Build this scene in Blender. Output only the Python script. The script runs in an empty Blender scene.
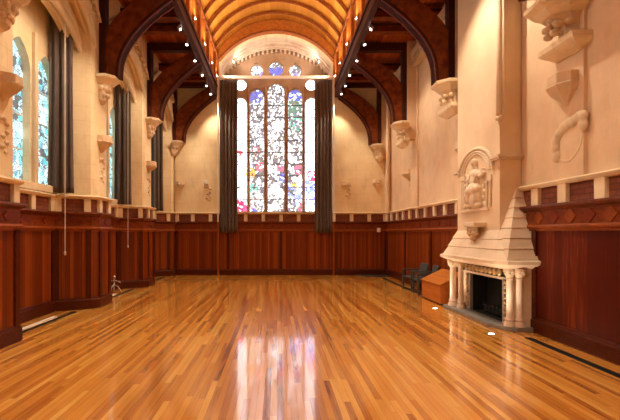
import bpy, bmesh, math, random
from mathutils import Vector, Matrix
random.seed(7)
PI = math.pi
S = bpy.context.scene
COL = S.collection

# ------------------------------------------------------------------ camera
cam_d = bpy.data.cameras.new('camera')
cam = bpy.data.objects.new('camera', cam_d)
COL.objects.link(cam)
cam_d.sensor_width = 36.0
cam_d.lens = 36.0 * 400 / 620
cam_d.shift_x = (310 - 277) / 620
cam_d.shift_y = (233 - 210) / 620
cam_d.clip_start = 0.05
cam.location = (0, 0, 1.57)
cam.rotation_euler = (PI / 2, 0, 0)
S.camera = cam

# ------------------------------------------------------------------ world, exposure
S.view_settings.view_transform = 'Standard'
S.view_settings.look = 'None'
S.view_settings.gamma = 1
S.view_settings.use_curve_mapping = False
S.view_settings.exposure = 0.72
world = bpy.data.worlds.new('world')
S.world = world
world.use_nodes = True
world.node_tree.nodes['Background'].inputs[0].default_value = (0.75, 0.88, 1.0, 1)
world.node_tree.nodes['Background'].inputs[1].default_value = 0.4
S.cycles.use_denoising = True
S.cycles.max_bounces = 8
S.cycles.diffuse_bounces = 5
S.cycles.caustics_reflective = False
S.cycles.caustics_refractive = False
S.cycles.sample_clamp_indirect = 6

# light levels
E_SPOT = 225      # track spots below the beams
E_COVE = 66       # uplights in the vault
E_FLOORUP = 30    # floor uplights at the chimney
E_WIN = 3.3       # east window glass
E_SIDE = 1.5     # side window glass
WARM = (1.0, 0.83, 0.60)

# ------------------------------------------------------------------ materials
class NT:
    def __init__(s, name):
        s.m = bpy.data.materials.new(name)
        s.m.use_nodes = True
        s.t = s.m.node_tree
        s.b = s.t.nodes['Principled BSDF']
    def n(s, typ, ins=None, **kw):
        nd = s.t.nodes.new(typ)
        for k, v in kw.items():
            setattr(nd, k, v)
        for k, v in (ins or {}).items():
            s.set(nd, k, v)
        return nd
    def set(s, nd, k, v):
        i = nd.inputs[k]
        if isinstance(v, bpy.types.NodeSocket):
            s.t.links.new(v, i)
        else:
            if hasattr(i.default_value, '__len__') and hasattr(v, '__len__') and len(i.default_value) == 4 and len(v) == 3:
                v = (*v, 1)
            i.default_value = v
    def bs(s, k, v):
        s.set(s.b, k, v)
    def math(s, op, a, b=None, c=None):
        ins = {0: a}
        if b is not None: ins[1] = b
        if c is not None: ins[2] = c
        return s.n('ShaderNodeMath', ins, operation=op).outputs[0]
    def mix(s, f, a, b, mode='MIX'):
        nd = s.n('ShaderNodeMix', data_type='RGBA', blend_type=mode)
        s.set(nd, 0, f); s.set(nd, 6, a); s.set(nd, 7, b)
        return nd.outputs[2]
    def ramp(s, f, stops):
        nd = s.n('ShaderNodeValToRGB', {0: f})
        el = nd.color_ramp.elements
        while len(el) < len(stops): el.new(0.5)
        for e, (p, c) in zip(el, stops):
            e.position = p
            e.color = (*c, 1) if len(c) == 3 else c
        return nd.outputs[0]
    def noise(s, vec, scale, detail=3, rough=.5):
        return s.n('ShaderNodeTexNoise', {'Vector': vec, 'Scale': scale, 'Detail': detail, 'Roughness': rough}).outputs[0]
    def obj(s):
        return s.n('ShaderNodeTexCoord').outputs['Object']
    def geo(s):
        return s.n('ShaderNodeNewGeometry').outputs['Position']
    def scale(s, v, sc):
        return s.n('ShaderNodeMapping', {'Vector': v, 'Scale': sc}).outputs[0]
    def bump(s, h, strength, dist=.01):
        s.bs('Normal', s.n('ShaderNodeBump', {'Height': h, 'Strength': strength, 'Distance': dist}).outputs[0])

def stone(name, base, dark, blocks=True, bump=.25, stain=.5):
    m = NT(name)
    p = m.geo()
    c = m.ramp(m.noise(p, 1.1, 5, .6), [(.34, dark), (.62, base)])
    c = m.mix(m.math('MULTIPLY', m.ramp(m.noise(m.scale(p, (2.2, 2.2, .8)), 2.4, 6, .65), [(.52, (0, 0, 0)), (.78, (1, 1, 1))]), stain), c, tuple(x * .62 for x in dark))
    h = m.noise(p, 22, 4)
    if blocks:
        sx = m.n('ShaderNodeSeparateXYZ', {0: p})
        u = m.math('ADD', sx.outputs[0], sx.outputs[1])
        v = m.n('ShaderNodeCombineXYZ', {0: u, 1: sx.outputs[2]}).outputs[0]
        bt = m.n('ShaderNodeTexBrick', {'Vector': v, 'Color1': (1, 1, 1, 1), 'Color2': (.93, .9, .86, 1), 'Mortar': (.80, .74, .66, 1),
                 'Scale': 1.0, 'Mortar Size': .006, 'Brick Width': .62, 'Row Height': .3, 'Mortar Smooth': .5})
        c = m.mix(.7, c, bt.outputs[0], 'MULTIPLY')
    m.bs('Base Color', c)
    m.bs('Roughness', .85)
    m.bump(h, bump, .008)
    return m.m

def wood(name, lo, hi, rough=.35, grain=(3, 3, 3), sc=4, spec=.22):
    m = NT(name)
    m.bs('Specular IOR Level', spec)
    f = m.noise(m.scale(m.geo(), grain), sc, 4, .6)
    m.bs('Base Color', m.ramp(f, [(.35, lo), (.65, hi)]))
    m.bs('Roughness', rough)
    return m.m

def boards(name, cols, w, rough=.3, length=None, uv=True, axis=None, bump=.4, coat=0, gap=.05, spec=.22):
    """boards laid side by side along coordinate u, running along v"""
    m = NT(name)
    if uv:
        sp = m.n('ShaderNodeSeparateXYZ', {0: m.n('ShaderNodeTexCoord').outputs['UV']})
        u, v = sp.outputs[0], sp.outputs[1]
    else:
        sp = m.n('ShaderNodeSeparateXYZ', {0: m.geo()})
        u, v = sp.outputs[axis[0]], sp.outputs[axis[1]]
    q = m.math('DIVIDE', u, w)
    k = m.math('FLOOR', q)
    fr = m.math('FRACT', q)
    r1 = m.n('ShaderNodeTexWhiteNoise', {'W': k}, noise_dimensions='1D').outputs[0]
    if length:
        seg = m.math('FLOOR', m.math('ADD', m.math('DIVIDE', v, length), m.math('MULTIPLY', r1, 7.3)))
    else:
        seg = 3.0
    cv = m.n('ShaderNodeCombineXYZ', {0: k, 1: seg}).outputs[0]
    r2 = m.n('ShaderNodeTexWhiteNoise', {'Vector': cv}, noise_dimensions='2D').outputs[0]
    gv = m.n('ShaderNodeCombineXYZ', {0: m.math('MULTIPLY', u, 30), 1: m.math('MULTIPLY', v, 1.6), 2: m.math('MULTIPLY', r2, 40)}).outputs[0]
    g = m.noise(gv, 1.0, 4, .6)
    f = m.math('ADD', m.math('MULTIPLY', r2, .8), m.math('MULTIPLY', m.math('SUBTRACT', g, .4), .7))
    n = len(cols)
    c = m.ramp(f, cols)
    edge = m.math('LESS_THAN', m.math('MINIMUM', fr, m.math('SUBTRACT', 1.0, fr)), gap)
    c = m.mix(m.math('MULTIPLY', edge, .6), c, tuple(x * .35 for x in cols[0][1]))
    m.bs('Base Color', c)
    m.bs('Roughness', rough)
    m.bs('Specular IOR Level', spec)
    if coat:
        m.bs('Coat Weight', coat); m.bs('Coat Roughness', .075); m.bs('Coat IOR', 1.55)
    if bump:
        m.bump(m.math('SUBTRACT', m.math('MULTIPLY', g, .15), edge), bump, .004)
    return m.m

def plain(name, col, rough=.5, metal=0, emit=0, ecol=None, noise=None):
    m = NT(name)
    if noise:
        f = m.noise(m.geo(), noise, 4)
        m.bs('Base Color', m.ramp(f, [(.3, tuple(x * .72 for x in col)), (.7, col)]))
    else:
        m.bs('Base Color', col)
    m.bs('Roughness', rough)
    m.bs('Metallic', metal)
    if emit:
        m.bs('Emission Color', ecol or col)
        m.bs('Emission Strength', emit)
    return m.m

def stained(name, strength, accents, mid=None, tint=(.88, .93, 1.0), lead=.05, sc=9, busy=.5, dark=.06, pastel=None):
    m = NT(name)
    p = m.geo()
    pw = m.n('ShaderNodeVectorMath', {0: p, 1: m.scale(m.n('ShaderNodeTexNoise', {'Vector': p, 'Scale': 3.0}).outputs[1], (.12, .12, .12))}, operation='ADD').outputs[0]
    vo = m.n('ShaderNodeTexVoronoi', {'Vector': pw, 'Scale': sc}, feature='F1')
    vd = m.n('ShaderNodeTexVoronoi', {'Vector': pw, 'Scale': sc}, feature='DISTANCE_TO_EDGE').outputs[0]
    rnd = m.n('ShaderNodeSeparateColor', {0: vo.outputs['Color']})
    # mostly clear pieces; a share of pale tints and dark painted pieces
    c = m.ramp(rnd.outputs[0], [(0, tint), (1, tuple(x * .8 for x in tint))])
    col2 = m.ramp(rnd.outputs[1], pastel or [(0, (.025, .02, .035)), (.25, (.09, .07, .04)), (.5, (.018, .03, .025)), (.75, (.03, .045, .10)), (1, (.06, .025, .018))])
    zone = m.ramp(m.noise(p, 1.6, 2), [(.30, (0, 0, 0)), (.42, (1, 1, 1))])
    if mid:
        ax = m.math('ABSOLUTE', m.math('ADD', m.n('ShaderNodeSeparateXYZ', {0: p}).outputs[0], .04))
        inside = m.math('LESS_THAN', ax, 1.14)
        zone = m.math('MULTIPLY', m.math('ADD', m.math('MULTIPLY', inside, .75), .25), zone)
    c = m.mix(m.math('MULTIPLY', m.math('GREATER_THAN', rnd.outputs[2], 1 - busy), zone), c, col2)
    dk = m.math('LESS_THAN', rnd.outputs[1], .12)
    c = m.mix(m.math('MULTIPLY', m.math('MULTIPLY', dk, zone), .95), c, (dark, dark, dark))
    for (pos, rad, col, share) in accents:
        d = m.n('ShaderNodeVectorMath', {0: pw, 1: pos}, operation='DISTANCE').outputs['Value']
        ins = m.math('MULTIPLY', m.math('LESS_THAN', d, rad), m.math('LESS_THAN', rnd.outputs[0], share))
        c = m.mix(ins, c, col)
    # painted line work: fine dark scribble
    fine = m.n('ShaderNodeTexVoronoi', {'Vector': pw, 'Scale': sc * 2.3}, feature='DISTANCE_TO_EDGE').outputs[0]
    scr = m.math('MULTIPLY', m.math('LESS_THAN', fine, .09), m.math('MULTIPLY', zone, .9))
    c = m.mix(scr, c, (.12, .09, .08))
    c = m.mix(m.math('LESS_THAN', vd, lead), c, (.035, .03, .03))
    m.bs('Base Color', (.03, .03, .03))
    m.bs('Roughness', .3)
    m.bs('Emission Color', c)
    m.bs('Emission Strength', strength)
    return m.m

M = {}
M['stone'] = stone('wall_stone', (.84, .69, .45), (.74, .57, .34))
M['stone_right'] = stone('wall_plaster_right', (.75, .56, .39), (.63, .44, .28), blocks=False, stain=.35)
M['stone_carved'] = stone('carved_stone', (.76, .60, .42), (.56, .41, .26), blocks=False, bump=.5)
M['stone_pale'] = stone('pale_band_stone', (.82, .68, .48), (.66, .52, .34), blocks=False)
M['stone_fire'] = stone('fireplace_stone', (.80, .67, .52), (.66, .53, .39), blocks=False, stain=.3)
M['stone_chimney'] = stone('chimney_stone', (.80, .64, .46), (.72, .55, .38), blocks=False, stain=.2)
M['stone_vault'] = stone('chancel_vault_stone', (.80, .68, .57), (.58, .42, .32), blocks=True, stain=.5)
M['stone_tracery'] = stone('tracery_stone', (.50, .34, .22), (.36, .22, .13), blocks=False)
M['marble'] = stone('marble_columns', (.84, .74, .62), (.66, .50, .38), blocks=False, bump=.1, stain=.6)
M['stone_hearth'] = plain('hearth_slate', (.25, .24, .23), .35, noise=9)
M['floor'] = boards('oak_floor', [(0.0, (.28, .075, .012)), (.12, (.46, .155, .024)), (.42, (.66, .27, .044)), (.75, (.76, .35, .065)), (1, (.86, .50, .13))], .062,
                    rough=.26, length=1.9, uv=False, axis=(0, 1), bump=.04, coat=1.0, gap=.02, spec=.5)
M['panel'] = boards('wainscot_boards', [(0, (.12, .020, .004)), (.4, (.17, .032, .005)), (.7, (.23, .048, .008)), (1, (.30, .068, .011))], .075, rough=.30, bump=.6, gap=.07)
M['panel_red'] = boards('wainscot_boards_red', [(0, (.045, .005, .002)), (.35, (.075, .008, .003)), (.7, (.10, .012, .004)), (.85, (.20, .032, .007)), (1, (.30, .06, .012))], .16, rough=.36, bump=.2, gap=.015)
M['rail'] = wood('wainscot_rail_wood', (.085, .015, .004), (.17, .036, .008), .3, (6, 6, 2))
M['base'] = wood('baseboard_wood', (.05, .008, .003), (.09, .016, .005), .3, (3, 3, 8))
M['frieze'] = wood('frieze_wood', (.13, .024, .005), (.23, .050, .009), .35, (2, 2, 6))
M['lozenge'] = wood('lozenge_wood', (.16, .026, .008), (.20, .034, .010), .35)
M['lozenge_light'] = wood('lozenge_light_wood', (.22, .052, .010), (.28, .068, .013), .35)
M['truss'] = wood('truss_wood', (.10, .018, .004), (.23, .050, .009), .5, (2, 6, 2), 3)
M['truss_dark'] = wood('truss_moulding_wood', (.035, .007, .004), (.065, .013, .007), .6, (2, 6, 2), 3)
M['beam'] = wood('beam_wood', (.04, .009, .006), (.085, .02, .011), .55, (9, 1, 9), 3)
M['aisle'] = boards('aisle_ceiling_boards', [(0, (.22, .040, .007)), (.5, (.38, .080, .013)), (1, (.50, .12, .02))], .14, rough=.5, uv=False, axis=(0, 1), bump=.5)  # boards coloured brighter in place of lamp light on the ceiling
M['vault'] = boards('vault_boards', [(0, (.60, .23, .030)), (.5, (.72, .30, .042)), (1, (.82, .38, .06))], .22, rough=.45, uv=True, bump=.3, length=None, gap=.02)
M['vault_rib'] = wood('vault_rib_wood', (.30, .085, .014), (.44, .14, .024), .5)
M['vault_rib_dark'] = wood('vault_rib_edge_wood', (.16, .04, .010), (.24, .07, .015), .4)
M['side_board'] = boards('arcade_boards', [(0, (.28, .075, .015)), (.5, (.40, .12, .022)), (1, (.52, .18, .035))], .18, rough=.4, uv=False, axis=(1, 2), bump=.3)
M['curtain'] = None
def curtain_mat():
    m = NT('curtain_cloth')
    f = m.noise(m.scale(m.geo(), (30, 30, 2)), 3, 3)
    m.bs('Base Color', m.ramp(f, [(.3, (.065, .045, .040)), (.7, (.15, .105, .09))]))
    m.bs('Roughness', .8)
    m.bs('Sheen Weight', .1)
    return m.m
M['curtain'] = curtain_mat()
M['black'] = plain('black_iron', (.012, .012, .012), .45)
M['soot'] = plain('sooty_brick', (.010, .009, .008), .9, noise=20)
M['cream'] = plain('cream_paint', (.80, .74, .66), .5)
M['white_metal'] = plain('white_lamp_housing', (.75, .72, .68), .4)
M['bulb'] = plain('lamp_glow', (1, .9, .8), .4, emit=14, ecol=(1, .93, .84))
M['silver'] = plain('brushed_silver', (.62, .60, .57), .3, .6, noise=30)
M['lead'] = plain('window_lead', (.03, .03, .035), .5)
M['gold'] = plain('gilded_boss', (.60, .42, .22), .35, .4, noise=25)
M['bossdark'] = plain('frieze_recess', (.06, .045, .03), .6)
M['boxwood'] = wood('cherry_veneer', (.42, .13, .025), (.52, .18, .035), .35, (8, 1, 8), 2)
M['chair'] = plain('grey_chair_frame', (.075, .078, .085), .4, .2)
M['chair_fabric'] = plain('charcoal_seat_fabric', (.05, .05, .055), .8, noise=60)
M['mat'] = plain('dark_mat', (.02, .015, .012), .9)
M['cord'] = plain('white_cord', (.78, .70, .62), .6)
def brick_mat():
    m = NT('dark_red_brick')
    sx = m.n('ShaderNodeSeparateXYZ', {0: m.geo()})
    u = m.math('ADD', sx.outputs[0], sx.outputs[1])
    v = m.n('ShaderNodeCombineXYZ', {0: u, 1: sx.outputs[2]}).outputs[0]
    bt = m.n('ShaderNodeTexBrick', {'Vector': v, 'Color1': (.19, .045, .022, 1), 'Color2': (.27, .075, .036, 1), 'Mortar': (.09, .035, .02, 1),
             'Scale': 1.0, 'Mortar Size': .006, 'Brick Width': .2, 'Row Height': .075})
    m.bs('Base Color', bt.outputs[0]); m.bs('Roughness', .7)
    m.bump(bt.outputs[1], -.5, .01)
    return m.m
M['brick'] = brick_mat()
WY = 16.42
M['glass_east'] = stained('stained_glass_east', E_WIN, [
    ((-1.50, WY, 2.65), .34, (.60, .004, .05), .9), ((-1.10, WY, 2.6), .26, (.80, .04, .12), .6), ((-.95, WY, 2.40), .24, (.03, .06, .45), .7),
    ((-1.05, WY, 4.10), .24, (.60, .24, .01), .75), ((-.65, WY, 4.35), .2, (.65, .05, .07), .5), ((-.95, WY, 3.35), .25, (.05, .38, .28), .5),
    ((-1.45, WY, 4.95), .16, (.5, .04, .05), .5), ((-.8, WY, 5.0), .2, (.65, .06, .07), .35),
    ((.30, WY, 3.9), .2, (.06, .09, .55), .6), ((.62, WY, 3.4), .26, (.12, .18, .70), .5), ((.95, WY, 3.0), .28, (.16, .2, .7), .5),
    ((.95, WY, 4.2), .2, (.62, .05, .12), .5), ((1.35, WY, 3.5), .3, (.12, .16, .65), .5), ((1.50, WY, 4.0), .24, (.70, .03, .09), .5),
    ((1.15, WY, 2.7), .25, (.68, .03, .07), .55), ((1.45, WY, 2.9), .25, (.2, .2, .6), .5), ((.78, WY, 3.6), .16, (.75, .45, .05), .6), ((.2, WY, 4.3), .15, (.6, .05, .12), .6),
    ((-.82, WY, 7.32), .36, (.008, .03, .26), .62), ((.76, WY, 7.32), .36, (.008, .03, .26), .6), ((.72, WY, 6.75), .36, (.01, .10, .06), .6), ((.85, WY, 6.1), .3, (.05, .30, .2), .4),
    ((-.22, WY, 8.25), .19, (.015, .03, .30), 1.1), ((.14, WY, 8.25), .19, (.015, .03, .30), 1.1),
    ((-.58, WY, 8.12), .12, (.12, .14, .7), 1.1), ((.85, WY, 8.12), .1, (.15, .15, .6), 1.1), ((-1.1, WY, 3.0), .2, (.28, .25, .22), .6), ((.0, WY, 3.0), .5, (.45, .36, .32), .4),
    ((.0, WY, 5.2), .5, (.6, .55, .42), .35), ((-.75, WY, 3.0), .4, (.5, .34, .30), .4)],
    lead=.04, sc=13, busy=.55, mid=True)
M['glass_side'] = stained('leaded_glass_side', E_SIDE, [], tint=(.45, .90, 1.0), lead=.03, sc=9, busy=.7, dark=.05,
    pastel=[(0, (.05, .45, .55)), (.3, (.10, .65, .75)), (.55, (.85, .97, 1)), (.8, (.03, .25, .35)), (1, (.35, .8, .85))])
M['glass_clear'] = plain('bright_clear_glass', (.1, .1, .1), .3, emit=E_WIN * 1.1, ecol=(.9, .95, 1))

# ------------------------------------------------------------------ mesh helpers
def link(name, me, mat=None, parent=None, smooth=False):
    o = bpy.data.objects.new(name, me)
    COL.objects.link(o)
    if mat is not None and not me.materials:
        me.materials.append(M[mat] if isinstance(mat, str) else mat)
    if parent is not None:
        o.parent = parent
    if smooth:
        for p in me.polygons: p.use_smooth = True
    return o

class MB:
    def __init__(s):
        s.bm = bmesh.new()
        s.uv = s.bm.loops.layers.uv.new('UVMap')
    def hexa(s, p):
        v = [s.bm.verts.new(q) for q in p]
        for f in ((0, 3, 2, 1), (4, 5, 6, 7), (0, 1, 5, 4), (1, 2, 6, 5), (2, 3, 7, 6), (3, 0, 4, 7)):
            s.bm.faces.new([v[i] for i in f])
        return s
    def box(s, x0, x1, y0, y1, z0, z1):
        x0, x1 = sorted((x0, x1)); y0, y1 = sorted((y0, y1)); z0, z1 = sorted((z0, z1))
        return s.hexa([(x0, y0, z0), (x1, y0, z0), (x1, y1, z0), (x0, y1, z0), (x0, y0, z1), (x1, y0, z1), (x1, y1, z1), (x0, y1, z1)])
    def obox(s, c, size, rot):
        """box of full size around c with rotation matrix"""
        R = rot; h = Vector(size) / 2
        pts = [Vector(c) + R @ Vector((a * h.x, b * h.y, d * h.z)) for d in (-1, 1) for (a, b) in ((-1, -1), (1, -1), (1, 1), (-1, 1))]
        return s.hexa(pts)
    def loft(s, rings, cap=True):
        rv = [[s.bm.verts.new(p) for p in r] for r in rings]
        n = len(rings[0])
        for a, b in zip(rv, rv[1:]):
            for i in range(n):
                j = (i + 1) % n
                s.bm.faces.new((a[i], a[j], b[j], b[i]))
        if cap:
            s.bm.faces.new(rv[0][::-1]); s.bm.faces.new(rv[-1])
        return s
    def prism(s, poly, z0, z1):
        return s.loft([[(x, y, z0) for x, y in poly], [(x, y, z1) for x, y in poly]])
    def extr(s, poly, axis, a, b):
        """poly in the plane normal to axis ('x': (y,z), 'y': (x,z))"""
        f = (lambda u, v, t: (t, u, v)) if axis == 'x' else (lambda u, v, t: (u, t, v))
        return s.loft([[f(u, v, a) for u, v in poly], [f(u, v, b) for u, v in poly]])
    def lathe(s, prof, c=(0, 0, 0), seg=16, mat=None):
        """prof: (r, z) bottom to top"""
        mat = mat or Matrix.Identity(3)
        rings = []
        for r, z in prof:
            rings.append([tuple(Vector(c) + mat @ Vector((r * math.cos(2 * PI * i / seg), r * math.sin(2 * PI * i / seg), z))) for i in range(seg)])
        return s.loft(rings)
    def tube(s, path, r, seg=8, closed=False):
        P = [Vector(p) for p in path]
        rings = []
        n = len(P)
        up0 = Vector((0, 0, 1))
        for i, p in enumerate(P):
            t = (P[min(i + 1, n - 1)] - P[max(i - 1, 0)]).normalized()
            a = t.cross(up0)
            if a.length < .05: a = t.cross(Vector((1, 0, 0)))
            if rings and a.dot(last) < 0: a = -a
            a.normalize(); last = a
            b = t.cross(a).normalized()
            rr = r[i] if hasattr(r, '__len__') else r
            rings.append([tuple(p + (a * math.cos(2 * PI * k / seg) + b * math.sin(2 * PI * k / seg)) * rr) for k in range(seg)])
        return s.loft(rings)
    def ball(s, c, r, seg=10, sq=(1, 1, 1)):
        bmesh.ops.create_uvsphere(s.bm, u_segments=seg, v_segments=max(6, seg * 2 // 3), radius=r,
                                  matrix=Matrix.Translation(c) @ Matrix.Diagonal((*sq, 1)))
        return s
    def sweep(s, path, prof, side=1, close=True):
        """sweep a closed profile [(d, z)] along a plan path with mitres; d is measured to the given side (left of travel = +1).
        UV: u = run along the path, v = z"""
        P = [Vector(p) for p in path]
        n = len(P)
        offs = []
        for i in range(n):
            d0 = (P[i] - P[i - 1]).normalized() if i else None
            d1 = (P[i + 1] - P[i]).normalized() if i < n - 1 else None
            if d0 is None: d0 = d1
            if d1 is None: d1 = d0
            n0 = Vector((-d0.y, d0.x)) * side; n1 = Vector((-d1.y, d1.x)) * side
            m = (n0 + n1)
            m = m / max(.3, m.dot(n0))
            offs.append(m)
        run = [0]
        for i in range(1, n): run.append(run[-1] + (P[i] - P[i - 1]).length)
        rows = [[s.bm.verts.new((P[i].x + offs[i].x * d, P[i].y + offs[i].y * d, z)) for d, z in prof] for i in range(n)]
        k = len(prof)
        for i in range(n - 1):
            for j in range(k if close else k - 1):
                jj = (j + 1) % k
                f = s.bm.faces.new((rows[i][j], rows[i + 1][j], rows[i + 1][jj], rows[i][jj]))
                uvs = [(run[i], prof[j][1]), (run[i + 1], prof[j][1]), (run[i + 1], prof[jj][1]), (run[i], prof[jj][1])]
                for l, q in zip(f.loops, uvs): l[s.uv].uv = q
        if close:
            s.bm.faces.new(rows[0]); s.bm.faces.new(rows[-1][::-1])
        return s
    def build(s, name, mat, parent=None, smooth=False, bevel=0, auto=False):
        bmesh.ops.recalc_face_normals(s.bm, faces=s.bm.faces[:])
        me = bpy.data.meshes.new(name)
        s.bm.to_mesh(me); s.bm.free()
        o = link(name, me, mat, parent, smooth)
        if bevel:
            b = o.modifiers.new('bevel', 'BEVEL'); b.width = bevel; b.segments = 2; b.limit_method = 'ANGLE'
        return o

def lerp(a, b, t): return a + (b - a) * t

def plate(name, outer, holes, thick, axis, pos, mat, parent=None, bev=0):
    """flat plate with holes. outer/holes: lists of (u, z). axis 'y': lies in XZ at y=pos..pos+thick; 'x': in YZ at x=pos..pos+thick"""
    cu = bpy.data.curves.new(name, 'CURVE')
    cu.dimensions = '2D'; cu.fill_mode = 'BOTH'
    cu.extrude = thick / 2 - bev
    cu.bevel_depth = bev; cu.bevel_resolution = 1
    cu.offset = -bev
    for loop in [outer] + holes:
        sp = cu.splines.new('POLY')
        sp.points.add(len(loop) - 1)
        for q, (u, v) in zip(sp.points, loop): q.co = (u, v, 0, 1)
        sp.use_cyclic_u = True
    tmp = bpy.data.objects.new('temporary', cu)
    me = bpy.data.meshes.new_from_object(tmp)
    bpy.data.objects.remove(tmp); bpy.data.curves.remove(cu)
    me.materials.clear()
    if axis == 'y': mt = Matrix(((1, 0, 0, 0), (0, 0, -1, pos + thick / 2), (0, 1, 0, 0), (0, 0, 0, 1)))
    else: mt = Matrix(((0, 0, 1, pos + thick / 2), (1, 0, 0, 0), (0, 1, 0, 0), (0, 0, 0, 1)))
    me.transform(mt)
    me.name = name
    return link(name, me, mat, parent)

def tag(o, label=None, cat=None, group=None, kind=None):
    if label: o['label'] = label
    if cat: o['category'] = cat
    if group: o['group'] = group
    if kind: o['kind'] = kind
    return o
def struct(o, label=None):
    o['kind'] = 'structure'
    if label: o['label'] = label
    return o
def empty(name, loc=(0, 0, 0), label=None, cat=None, group=None, rz=0):
    o = bpy.data.objects.new(name, None)
    COL.objects.link(o)
    o.location = loc; o.rotation_euler = (0, 0, rz)
    o.empty_display_size = .1
    return tag(o, label, cat, group)
def kids(o): return [c for c in bpy.data.objects if c.parent == o]
def copy_tree(o, parent=None):
    c = o.copy(); COL.objects.link(c); c.parent = parent
    for ch in kids(o): copy_tree(ch, c)
    return c
ORD = ['nearest', 'second', 'third', 'fourth', 'fifth', 'sixth', 'seventh', 'eighth', 'ninth', 'tenth', 'eleventh', 'twelfth',
       'thirteenth', 'fourteenth', 'fifteenth', 'sixteenth', 'seventeenth', 'eighteenth', 'nineteenth', 'twentieth']

# ------------------------------------------------------------------ key dimensions
XL, XR = -3.85, 4.15          # stone faces
XB = -4.55                    # back wall of the left recesses
YN, YF = -3.0, 15.0           # near end and far wall
ZS = 2.34                     # top of the stone shelf
ZTOP = 7.3
PIER = [-4.43 + 3.2 * k for k in range(7)]      # y of each pier's near face at the recess:  ..., 8.37 is k=4
# ------------------------------------------------------------------ floor, outer shell
struct(MB().box(-5.2, 4.75, YN - .3, 17.2, -.2, 0).build('floor', 'floor'), 'glossy orange oak strip floor')

# left wall: back of the recesses with window openings
def lancet(yc, w, z0, z1, n=10):
    """two-centred pointed opening (u, z)"""
    h = w / 2; R = w * .95; sp = z1 - math.sqrt(R * R - (R - h) ** 2)
    pts = [(yc - h, z0), (yc + h, z0)]
    a1 = math.acos((R - h) / R)
    for i in range(n + 1):
        a = a1 * i / n
        pts.append((yc + h - R + R * math.cos(a), sp + R * math.sin(a)))
    for i in range(1, n + 1):
        a = a1 * (n - i) / n
        pts.append((yc - h + R - R * math.cos(a), sp + R * math.sin(a)))
    return pts
def circ(u, z, r, n=24): return [(u + r * math.cos(2 * PI * i / n), z + r * math.sin(2 * PI * i / n)) for i in range(n)]

BAYS = [(PIER[k] + .73, PIER[k + 1] - .1) for k in range(6)]      # recess from far face of a pier to near face of the next
holes = []
wins = []
for (a, b) in BAYS[:6]:
    yc = (a + b) / 2 - .02
    if b > YF: continue
    wins.append(yc)
    for dy in (-.82, 0, .82): holes.append(lancet(yc + dy, .64, 2.52, 5.05))
yc_last = 13.62
wl = plate('wall_left', [(YN - .3, 0), (YF + .3, 0), (YF + .3, 9.6), (YN - .3, 9.6)], holes, .3, 'x', XB - .3, 'stone')
struct(wl, 'cream stone back of the window recesses')
# piers
pm = MB()
for k in range(7):
    y0 = PIER[k]
    if y0 < YN - 1 or y0 > 15: continue
    pm.prism([(XB - .02, y0 - .30), (XL - .04, y0 - .02), (XL, y0 + .06), (XL, y0 + .66), (XL - .07, y0 + .73), (XB - .02, y0 + .73)], 0.0, ZTOP)
pm.box(XB - .02, XL, 14.9, 15.1, 0, ZTOP)
struct(pm.build('wall_left_piers', 'stone', wl))
def seg_arch(yc, half, rise, z0, top, n=20, over=0):
    R = (half * half + rise * rise) / (2 * rise)
    a = math.asin(min(1, half / R))
    arc = [(yc + R * math.sin(-a + 2 * a * i / n), z0 + rise - R + R * math.cos(-a + 2 * a * i / n)) for i in range(n + 1)]
    return arc
am = MB(); rm = MB()
for (a, b) in BAYS[:6]:
    bb = min(b + .22, 15.0)
    yc = (a + bb) / 2; half = (bb - a) / 2
    for (xa, xb, z0, rise) in ((XL - .26, XL - .02, 5.50, .84), (XL - .5, XL - .24, 5.05, .80)):
        arc = seg_arch(yc, half, rise, z0, ZTOP)
        for (p, q) in zip(arc, arc[1:]):
            am.hexa([(xa, p[0], p[1]), (xb, p[0], p[1]), (xb, q[0], q[1]), (xa, q[0], q[1]),
                     (xa, p[0], ZTOP), (xb, p[0], ZTOP), (xb, q[0], ZTOP), (xa, q[0], ZTOP)])
        for dz, r, xx in ((.0, .06, xb), (.15, .04, xb + .01), (-.01, .05, (xa + xb) / 2), (.26, .03, xb)):
            rm.tube([(xx, y, z + dz) for y, z in arc], r, 8)
    # hood mould with small square blocks
    arc = seg_arch(yc, half + .12, .80, 5.98, ZTOP)
    rm.tube([(XL + .03, y, z + .12) for y, z in arc], .05, 8)
    for i, (y, z) in enumerate(arc[1:-1]):
        rm.box(XL - .03, XL + .07, y - .035, y + .035, z - .02, z + .07)
struct(am.build('wall_left_arches', 'stone', wl))
struct(rm.build('arch_mouldings', 'stone_pale', wl, smooth=False))

# windows in the recesses (frame, glass, bars)
wn = 1
def side_window(yc, idx):
    e = empty('window_%d' % idx, (0, 0, 0)); struct(e)
    fr = MB()
    for dy in (-.41, .41):
        fr.box(XB - .02, XB + .07, yc + dy - .05, yc + dy + .05, 2.50, 5.3)
    fr.box(XB - .02, XB + .12, yc - 1.25, yc + 1.25, 2.36, 2.50)
    fr.build('mullion', 'stone_pale', e, bevel=.01)
    for dy in (-.82, 0, .82):
        plate('leaded_pane', lancet(yc + dy, .68, 2.50, 5.08), [], .02, 'x', XB - .17, 'glass_side', e)
        b = MB()
        for z in (3.10, 3.72, 4.34): b.box(XB - .15, XB - .12, yc + dy - .28, yc + dy + .28, z - .012, z + .012)
        b.box(XB - .15, XB - .12, yc + dy - .275, yc + dy - .25, 2.52, 4.6)
        b.build('saddle_bars', 'cream', e)
for i, yc in enumerate(wins): side_window(yc, i + 2)

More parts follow.
